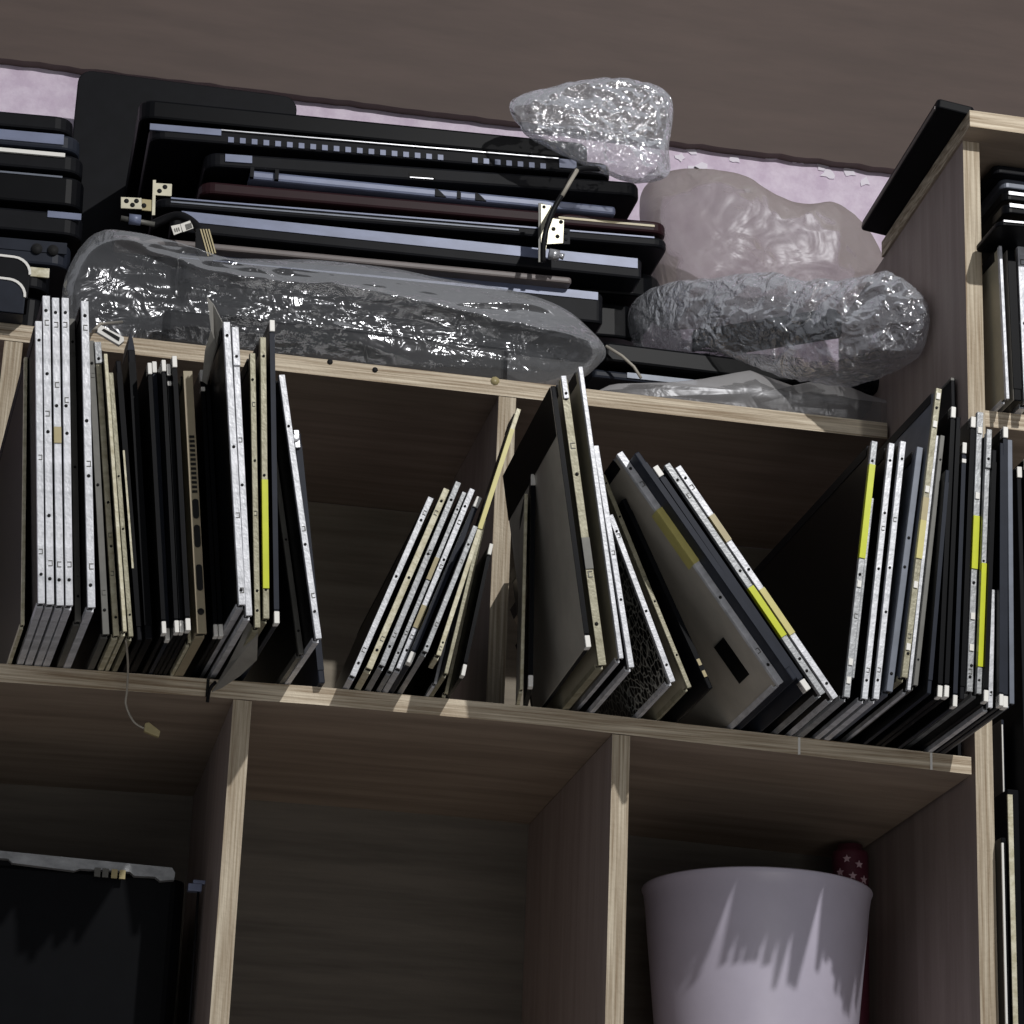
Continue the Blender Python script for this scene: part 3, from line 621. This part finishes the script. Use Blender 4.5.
# ------------------------------------------------------------------ plastic bags
def interp(T_, x):
    for (a_, va), (b_, vb) in zip(T_, T_[1:]):
        if x <= b_: return va+(vb-va)*max(0, x-a_)/(b_-a_)
    return T_[-1][1]
def pillow(name, label, outline, Y, dep, m, amp=.004, fr=28, zmin=None, N=150, K=34, back=1.0, expo=2.4, group=None, ymax=None, sm=1, yslope=None, xmax=None, rough=1.0, ridge=None):
    RG = [onY(x_, y_, Y) for x_, y_ in ridge] if ridge else None
    Yf = (lambda x: Y) if yslope is None else (lambda x: interp(yslope, x))
    W = [onY(x, y, Yf(x)) for x, y in outline]; n = len(W); pts = []
    for i in range(N):
        t = i/N*n; k = int(t) % n; f = t-int(t)
        a_, b_, c_, d_ = W[k-1], W[k], W[(k+1) % n], W[(k+2) % n]
        if sm: q = .5*((2*b_)+(-a_+c_)*f+(2*a_-5*b_+4*c_-d_)*f*f+(-a_+3*b_-3*c_+d_)*f**3)
        else: q = b_.lerp(c_, f)
        pts.append(q)
    cen = sum(pts, Vector())/N; vs = []; fs = []
    FR = fr if isinstance(fr, tuple) else (fr, fr, fr)
    def disp(p, s):
        q = Vector((p.x*FR[0], p.y*FR[1], p.z*FR[2]))
        r = 1-abs(noise.noise(q+Vector((s*3.1, 1.7, 0))))*2
        r2 = 1-abs(noise.noise(q*2.3+Vector((0, 5.2, s))))*2
        r3 = 1-abs(noise.noise(q*5.1+Vector((2, 0, s))))*2
        return amp*(r*1.0+r2*.55*rough+r3*.3*rough)
    for side in (-1, 1):
        base = len(vs)
        for k in range(K+1):
            rr = (k+.0)/K
            for i in range(N):
                p = cen.lerp(pts[i], rr)
                bul = (1-rr**expo)**.5 if rr < 1 else 0
                dy = dep*bul*(1 if side < 0 else back)
                fade = min(1, (1-rr)*6)
                dd = disp(p+Vector((0, side*.02, 0)), side)
                y = p.y + side*(dy + dd*fade)
                edge = disp(p*1.3, 9)*.35*rr
                z = p.z + edge*(1 if p.z > cen.z else .4)
                if ymax is not None: y = min(y, ymax)
                if zmin is not None: z = max(z, zmin(y) if callable(zmin) else zmin)
                if RG and side < 0: y -= .0075*fade*math.exp(-abs(p.z-interp([(q_.x, q_.z) for q_ in RG], p.x)-.0018*noise.noise(Vector((p.x*60, 0, 0))))/.0075)
                x = p.x+dd*.25*fade
                if xmax is not None: x = min(x, xmax)
                vs.append((x, y, z))
        for k in range(K):
            for i in range(N):
                j = (i+1) % N
                q = (base+k*N+i, base+k*N+j, base+(k+1)*N+j, base+(k+1)*N+i)
                fs.append(q if side > 0 else q[::-1])
    mb = MB(); mb.add(vs, fs, 0, True)
    o = mb.build(name, m, fix=False)
    return tag(o, label, 'plastic bag', group)
zb = ZU+.001
pillow('plastic_wrap', 'long clear plastic wrap rolled around a black base on the board', [(62, 300), (72, 262), (97, 233), (130, 240), (165, 250), (210, 262), (300, 264), (380, 272), (460, 286), (520, 296), (565, 312), (596, 337), (606, 352), (598, 366), (570, 384), (500, 398), (400, 392), (300, 378), (200, 368), (120, 358), (75, 345)],
       .199, .028, 'film_lo', .0022, (9, 26, 34), zb, 240, 44, .7, 3.0, ridge=[(62, 268), (115, 250), (150, 270), (205, 290), (270, 299), (330, 304), (400, 318), (480, 336), (560, 348), (606, 352)])
a = onY(165, 300, .185); b = onY(510, 350, .185)
wr = thing('laptop_chassis', 'black base seen through the long plastic wrap', 'laptop base', (a.x, .187, zb+.004))
MB().prism(rrect(0, 0, b.x-a.x, .016, .006), lambda p, q, d: (p, q, d), 0, .030).build('shell', 'gloss', wr, bevel=.003)
pillow('plastic_bag', 'taupe translucent bag bulging up against the pink wall', [(640, 200), (668, 176), (720, 182), (765, 205), (800, 216), (835, 214), (862, 235), (880, 262), (886, 290), (860, 320), (780, 330), (700, 325), (655, 320), (650, 270)],
       .35, .05, 'film_tp', .0045, 15, zb, 200, 36, rough=.5)
zbar = max(onY(604, 341, .205).z, onY(884, 375, .205).z)+.0035
zlow = ZU+.024
def bag_floor(y): return zlow+(zbar-zlow)*min(1, max(0, (y-.165)/.036))
a = onY(690, 322, .222); b = onY(835, 334, .147)
db = thing('laptop_chassis', 'dark part showing faintly inside the crumpled clear bag', 'laptop base', (a.x, a.y, zbar+.003))
db.rotation_euler = (0, 0, math.atan2(b.y-a.y, b.x-a.x))
MB().prism(rrect(0, 0, math.hypot(b.x-a.x, b.y-a.y), .02, .006), lambda p, q, d: (p, q, d), 0, .020).build('shell', 'black', db, bevel=.003)
pillow('plastic_bag', 'crumpled shiny clear bag lying below the taupe one', [(628, 318), (645, 296), (690, 290), (740, 285), (800, 292), (850, 288), (885, 282), (915, 300), (932, 325), (925, 350), (905, 372), (890, 390), (800, 388), (700, 372), (640, 350)],
       .275, .045, 'film', .0055, 30, bag_floor, 240, 44, yslope=[(628, .27), (932, .085)], xmax=XC-.0015)
pillow('plastic_bag', 'shiny crinkled clear bag hanging down beside the stack top', [(515, 100), (600, 80), (668, 95), (669, 150), (668, 176), (640, 183), (600, 172), (570, 158), (540, 142), (520, 128)],
       .195, .012, 'film', .0040, 42, None, 200, 36)
pillow('plastic_bag', 'thin clear bag lying flat along the front edge of the board', [(596, 392), (610, 385), (660, 384), (700, 380), (748, 371), (795, 388), (832, 380), (870, 396), (908, 408), (905, 420), (880, 432), (800, 428), (700, 414), (600, 404)],
       .185, .012, 'film_th', .0007, 22, ZU+.0006, 220, 24, 1, 2.4, sm=0, rough=.5)
# ------------------------------------------------------------------ base bars right of the stack
bar = slab('long black base with round hinge end under the crumpled bag', (604, 341), (884, 375), 22, .205, .12, 'gloss', rad=.004, group=None)
L_ = (onY(884, 375, .205)-onY(604, 341, .205)).length
MB().tube([(L_-.012, -.001, .008), (L_+.006, -.001, .008)], .0085, 14).build('hinge_barrel', 'black', bar)
MB().box((L_-.002, -.002, .002), (L_+.012, .008, .014)).build('hinge_block', 'navy', bar, bevel=.0015)
MB().cyl((L_+.003, -.002, .004), (0, -1, 0), .004, .0015, 14).build('screw', 'steel', bar)
slab('flat blue-grey base lying beneath the long black base', (592, 368), (935, 406), 10, .215, .11, 'navy', rad=.004, strip=(.1, .3, .3, .9, 'slate'))
tag(MB().tube([onY(606, 346, .2), onY(622, 356, .196), onY(634, 367, .194), onY(641, 378, .192)], .0012, 7).build('cord', 'wire'), 'thin grey cord hanging in front of the long black base', 'cord')
# ------------------------------------------------------------------ black lid on the right unit's top board
zt = ZT+.0140
ld = thing('display_cover', 'black lid jutting out over the top of the right unit', 'laptop lid', (.2845, .176, ZTB+.0188))
ld.rotation_euler = (math.radians(-3.8), math.radians(8), math.radians(-1.6))
MB().prism(rrect(0, -.19, .029, 0, .003), lambda x, y, d: (x, y, d), 0, .008).build('shell', 'gloss', ld, bevel=.0012)
MB().box((-.0006, -.186, .0005), (.0006, -.004, .003)).build('grey_rim', 'taupe', ld)

# ------------------------------------------------------------------ big black sheet against the right unit's side (middle row)
bs = thing('black_board', 'tall black board standing flat against the side of right unit', 'board', (XC-.0036, .02, zs(XC)+.0004))
MB().box((0, 0, 0), (.003, .42, .2875)).build('sheet', 'black', bs)
MB().box((-.0003, 0, .2876), (.0033, .42, .2895)).build('grey_rim', 'dim', bs)
# torn flap over panel
fp = [(207, 297), (213, 304), (222, 322), (216, 345), (206, 384), (202, 381), (205, 350), (211, 330)]
ft = thing('torn_sheet', 'torn grey plastic flap poking up left of two white panels', 'sheet', onY(205, 378, -.1))
pw = [onY(x, y, -.128+.0006*(y-322)*(1 if y > 322 else .2)) for x, y in fp]
nv = len(pw); dv = Vector((.0008, .001, 0))
fm = MB(); fm.add([p for p in pw]+[p+dv for p in pw], [tuple(range(nv)), tuple(range(nv, 2*nv))[::-1]]+[(i, (i+1) % nv, nv+(i+1) % nv, nv+i) for i in range(nv)])
rel(fm.build('film_flap', 'sheet', ft), ft)
# grey curled film below the left panels
def curl(name, label, pts, Ys, m):
    pw = [onY(x, y, Y_) for (x, y), Y_ in zip(pts, Ys)]; nv = len(pw)
    c = sum(pw, Vector())/nv + Vector((0, -.006, 0))
    mb = MB(); dv = Vector((0, .0008, .0003))
    A = pw+[c]; vs = A+[p+dv for p in A]; k = nv+1; fs = []
    for i in range(nv):
        j = (i+1) % nv; fs += [(i, j, nv), (k+j, k+i, k+nv), (i, k+i, k+j, j)]
    mb.add(vs, fs, 0, False)
    return tag(mb.build(name, m), label, 'sheet')
curl('torn_sheet', 'curled grey sheet hanging under the white panels near shelf edge', [(248, 620), (258, 634), (257, 660), (240, 676), (222, 688), (212, 692), (228, 664), (240, 640)], [-.11, -.105, -.06, -.03, -.012, -.004, -.04, -.08], 'sheet')
# wires over the shelf front
cw = cable('dangling_wire', 'thin wire with a cream plug dangling below the left shelf edge', [(126, 640), (128, 665), (127, 690), (126, 705), (134, 722), (146, 729)], [-.07, -.035, -.012, -.006, -.006, -.006], .0007, 'wire')
rel(plate(MB(), [(145, 723), (149, 722), (160.5, 731), (159, 737), (144, 731)], -.008, .004).build('plug', 'kraft', cw, bevel=.0004), cw)
cable('black_strap', 'short black strap hanging over the shelf front below white panels', [(216, 682), (212, 686), (209, 692), (207.5, 702)], [-.006, -.004, -.003, -.003], .0012, 'cable', cat='strap')

# ------------------------------------------------------------------ lower row contents
ZL = -.278
def zpx(px, py, Y): return onY(px, py, Y)
a = onY(-60, 846, .10); b = onY(175, 866, .10)
ll = thing('laptop_dock', 'black machine with a grey notched front bar in lower left cell', 'machine', (-.4465, .10, ZL+.0003))
hh = b.z-.009-ZL
MB().prism(rrect(0, 0, .228, .16, .01), lambda x, y, d: (x, y, d), 0, hh).build('shell', 'gloss', ll, bevel=.002)
pts = [(-60, 845), (172, 868), (175, 873), (174, 880), (160, 881), (155, 877), (134, 876), (130, 872), (80, 869), (74, 871), (12, 863), (8, 859), (-60, 853)]
W = [onY(x, y, .095) - ll.location for x, y in pts]
MB().prism([(max(.001, p.x), p.z) for p in W], lambda x, z, d: (x, d, z), -.006, .0).build('front_bar', 'grey', ll)
for x_ in (95, 103, 112, 120):
    p_ = onY(x_, 868+.09*(x_-95), .09) - ll.location
    MB().box((p_.x, -.007, p_.z-.005), (p_.x+.004, -.0055, p_.z+.001)).build('sticker', 'dim' if x_ % 2 else 'kraft', ll)
MB().box((.0, .004, hh), (.22, .15, hh+.004)).build('lid', 'black', ll)
c = onY(197, 888, .06)
MB_c = thing('cable_connector', 'tiny pale connector near lower left divider', 'connector', (c.x, .06, ZL+.0003))
MB().tube([(0, 0, .0), (.002, .002, .06), (.001, .0, c.z-ZL-.003)], .0009, 7).build('cord', 'cable', MB_c)
MB().box((-.006, -.003, c.z-ZL-.003), (.003, .003, c.z-ZL+.002)).box((-.003, -.0034, c.z-ZL+.002), (.005, .002, c.z-ZL+.0045)).build('plug', 'silver', MB_c, bevel=.0004)
# tub
cen = onY(757, 868, .150); rimz = onY(757, 865, .150-.083).z
R0 = .083
prof = [(R0*.72, ZL+.0004), (R0*.76, ZL+.006), (R0*.97, rimz-.012), (R0*.985, rimz-.004), (R0*1.0, rimz-.001), (R0*.995, rimz), (R0*.965, rimz-.003), (R0*.95, rimz-.012), (R0*.73, ZL+.009), (0.0005, ZL+.008)]
vs = []; fs = []; k = 72
for r_, z_ in [(.0005, ZL+.0004)]+prof:
    for i in range(k): vs.append((cen.x+r_*math.cos(2*math.pi*i/k), 0.150+r_*math.sin(2*math.pi*i/k), z_))
for j in range(len(prof)):
    for i in range(k): fs.append((j*k+i, j*k+(i+1) % k, (j+1)*k+(i+1) % k, (j+1)*k+i))
tb = MB(); tb.add(vs, fs, 0, True)
tag(tb.build('plastic_tub', 'tub'), 'pale lilac-white plastic tub in the lower right cell', 'tub')
# star cup
c = onY(850, 838, .215); ct = min(c.z+.004, -.0275)
cu = thing('star_bottle', 'dark red star-printed bottle behind the pale tub', 'bottle', (c.x, .215, ZL+.0003))
pf = [(.0005, 0), (.0125, 0), (.0138, .004), (.0138, ct-ZL-.004), (.0130, ct-ZL-.001), (.010, ct-ZL), (.0095, ct-ZL+.004), (.0005, ct-ZL+.005)]
vs = []; fs = []; k = 28
for r_, z_ in pf:
    for i in range(k): vs.append((r_*math.cos(2*math.pi*i/k), r_*math.sin(2*math.pi*i/k), z_))
for j in range(len(pf)-1):
    for i in range(k): fs.append((j*k+i, j*k+(i+1) % k, (j+1)*k+(i+1) % k, (j+1)*k+i))
MB().add(vs, fs, 0, True).build('shell', 'wine', cu)
for ang, dz in ((-118, -.009), (-80, -.013), (-100, -.022), (-140, -.019), (-62, -.024), (-120, -.031)):
    a_ = math.radians(ang); o_ = Vector((.0139*math.cos(a_), .0139*math.sin(a_), ct-ZL+dz)); ta = Vector((-math.sin(a_), math.cos(a_), 0)); nn = Vector((math.cos(a_), math.sin(a_), 0))
    sp = []
    for i in range(10):
        r_ = .0032 if i % 2 == 0 else .0014; t_ = math.pi/2+i*math.pi/5
        sp.append((r_*math.cos(t_), r_*math.sin(t_)))
    MB().prism(sp, lambda x, z, d: tuple(o_+ta*x+Vector((0, 0, z))+nn*d), -.0005, .0006).build('star', 'star', cu)

# ------------------------------------------------------------------ right unit contents
G7 = 'panels standing in the right unit'
def rpanel(label, top, bot, w, rail, face, zf, depth=.17, **k):
    return panel(label, top, bot, w, rail, face, zfloor=zf, depth=depth, yaw=k.pop('yaw', 0), group=G7, **k)
rpanel('white-edged panel with olive back standing left in upper right cell', (1000.5, 246), (1008, 399), 3.4, 'white', 'oliveface', ZR, holes=(), slots=())
rpanel('black lid standing right of the white-edged panel in upper right cell', (1011, 250), (1018, 401), 9, 'gloss', 'screenback', ZR)
rpanel('grey-edged panel at the frame edge in upper right cell', (1021, 245), (1028, 404), 8, 'white', 'screenback', ZR, holes=(.5,))
def rslab(label, lx, y, th, Y, m, rim=None, rot=0, dep=.2, name='display_cover', cat='laptop lid'):
    p = onY(lx, y, Y); t_ = th*mpp(p); p.x = max(p.x, XC+.0152) if Y > -.02 else p.x
    dep = min(dep, .11) if Y > -.02 else -Y-.0015
    r = thing(name, label, cat, p-Vector((0, 0, t_))); r.rotation_euler = (0, math.radians(rot), 0)
    MB().prism(rrect(0, 0, .3, dep, .006), lambda x, y_, d: (x, y_, d), 0, t_).build('shell', m, r, bevel=min(.001, t_*.2))
    if rim: MB().box((.004, -.0012, t_*.6), (.29, .0006, t_*1.0)).build('pale_rim', rim, r)
    return r
rslab('black lid with pale rim resting across the upper right panels', 998, 220, 5, -.05, 'gloss', 'steel', -2)
rslab('second black lid above the upper right panels, set further back', 1004, 203, 10, -.03, 'gloss', 'steel', 0)
rslab('third black lid in the upper right cell, thin with pale rim', 1003, 191, 9, -.01, 'gloss', 'steel', 0)
rslab('grey ribbed tray near the top of the upper right cell', 1001, 178, 10, .02, 'slate', None, 0)
rslab('black folded case topmost in the upper right cell', 994, 164, 9, .012, 'black', None, 0, name='black_case', cat='case')
ZB_ = -.288
def lowp(label, px, ytop, w, Y, rail, face, lean=0, **k):
    t = onY(px, ytop, Y)
    root = thing('display_cover', label, 'laptop lid', (t.x, Y, ZB_+.0004), group='lids standing in the lower right unit')
    h = w*mpp(t)/2; H = t.z-ZB_
    MB().box((-h, 0, 0), (h, .145, H), 0, {5: 1}).build('shell', [rail, face], root, bevel=.0006)
    if k.get('rim'): MB().box((-h*1.05, -.001, .02), (-h*.2, .0006, H-.004)).build('pale_rim', k['rim'], root)
    return root
lowp('black lid with white worn rim against the right upright, lower cell', 1003.5, 838, 5, -.012, 'gloss', 'black', rim='cap')
lowp('black lid with yellowish rim in the lower right cell', 1013, 790, 12, -.004, 'gloss', 'black', rim='cream')
lowp('thin tall white-edged lid behind the black ones in lower right cell', 1002.5, 720, 3, .03, 'navy', 'dim', rim='cap')

def tallp(label, px, ytop, w, Y):
    t = onY(px, ytop, Y); root = thing('lcd_screen', label, 'laptop screen', (t.x, Y, ZB_+.0004), group='lids standing in the lower right unit')
    h = w*mpp(t)/2; H = min(t.z, ZR-.0135)-ZB_
    MB().box((-h, 0, 0), (h, .15, H)).build('body', 'black', root, bevel=.0006)
    MB().box((-h, -.0012, H-.008), (h, .004, H+.0003)).build('end_cap', 'cap', root, bevel=.0004)
tallp('tall black panel with white cap, last before the right frame edge', 1019, 468, 5, .006)
tallp('tall black panel with white cap cut by the right frame edge', 1026, 460, 5, .004)

# ------------------------------------------------------------------ light, world, camera
def lamp(name, loc, power, size, col):
    l = bpy.data.lights.new(name, 'POINT'); l.energy = power; l.shadow_soft_size = size; l.color = col
    o = bpy.data.objects.new(name, l); COL.objects.link(o); o.location = loc; return o
D_ = 2.3
az, el = math.radians(-17), math.radians(32)
lamp('ceiling_lamp', (.0 - D_*math.cos(el)*math.sin(az), -D_*math.cos(el)*math.cos(az), .1 + D_*math.sin(el)), 148, .02, (1, .985, .97))
al = bpy.data.lights.new('fill_light', 'AREA'); al.energy = 7; al.size = 1.1; al.color = (1, .97, .93)  # added soft fill from low in front; no window stands here
ao = bpy.data.objects.new('fill_light', al); COL.objects.link(ao); ao.location = (.15, -2.3, -1.1)
ao.rotation_euler = (Vector((0, 0, .1))-ao.location).to_track_quat('-Z', 'Y').to_euler()
W_ = bpy.data.worlds.new('room_ambience'); SC.world = W_; W_.use_nodes = True
bg = W_.node_tree.nodes['Background']; bg.inputs[0].default_value = (.9, .93, 1.0, 1); bg.inputs[1].default_value = .225
M['floor'] = mat('floor_tiles', srgb(150, 146, 140), .5, 0, .2, (6, 6, 6))
fo_ = MB().box((-1.6, -3.2, -2.25), (1.8, .52, -2.2)).build('floor', 'floor'); fo_['kind'] = 'structure'; fo_['label'] = 'pale floor of the room'
cam = bpy.data.cameras.new('camera'); co = bpy.data.objects.new('camera', cam); COL.objects.link(co)
cam.sensor_width = 36; cam.lens = FPX/1024*36; cam.clip_start = .05
co.matrix_world = Matrix.Translation(CAM) @ Matrix((CX, CY, -CF)).transposed().to_4x4()
SC.camera = co
vs_ = SC.view_settings; vs_.view_transform = 'Standard'; vs_.look = 'None'; vs_.exposure = 0; vs_.gamma = 1; vs_.use_curve_mapping = False
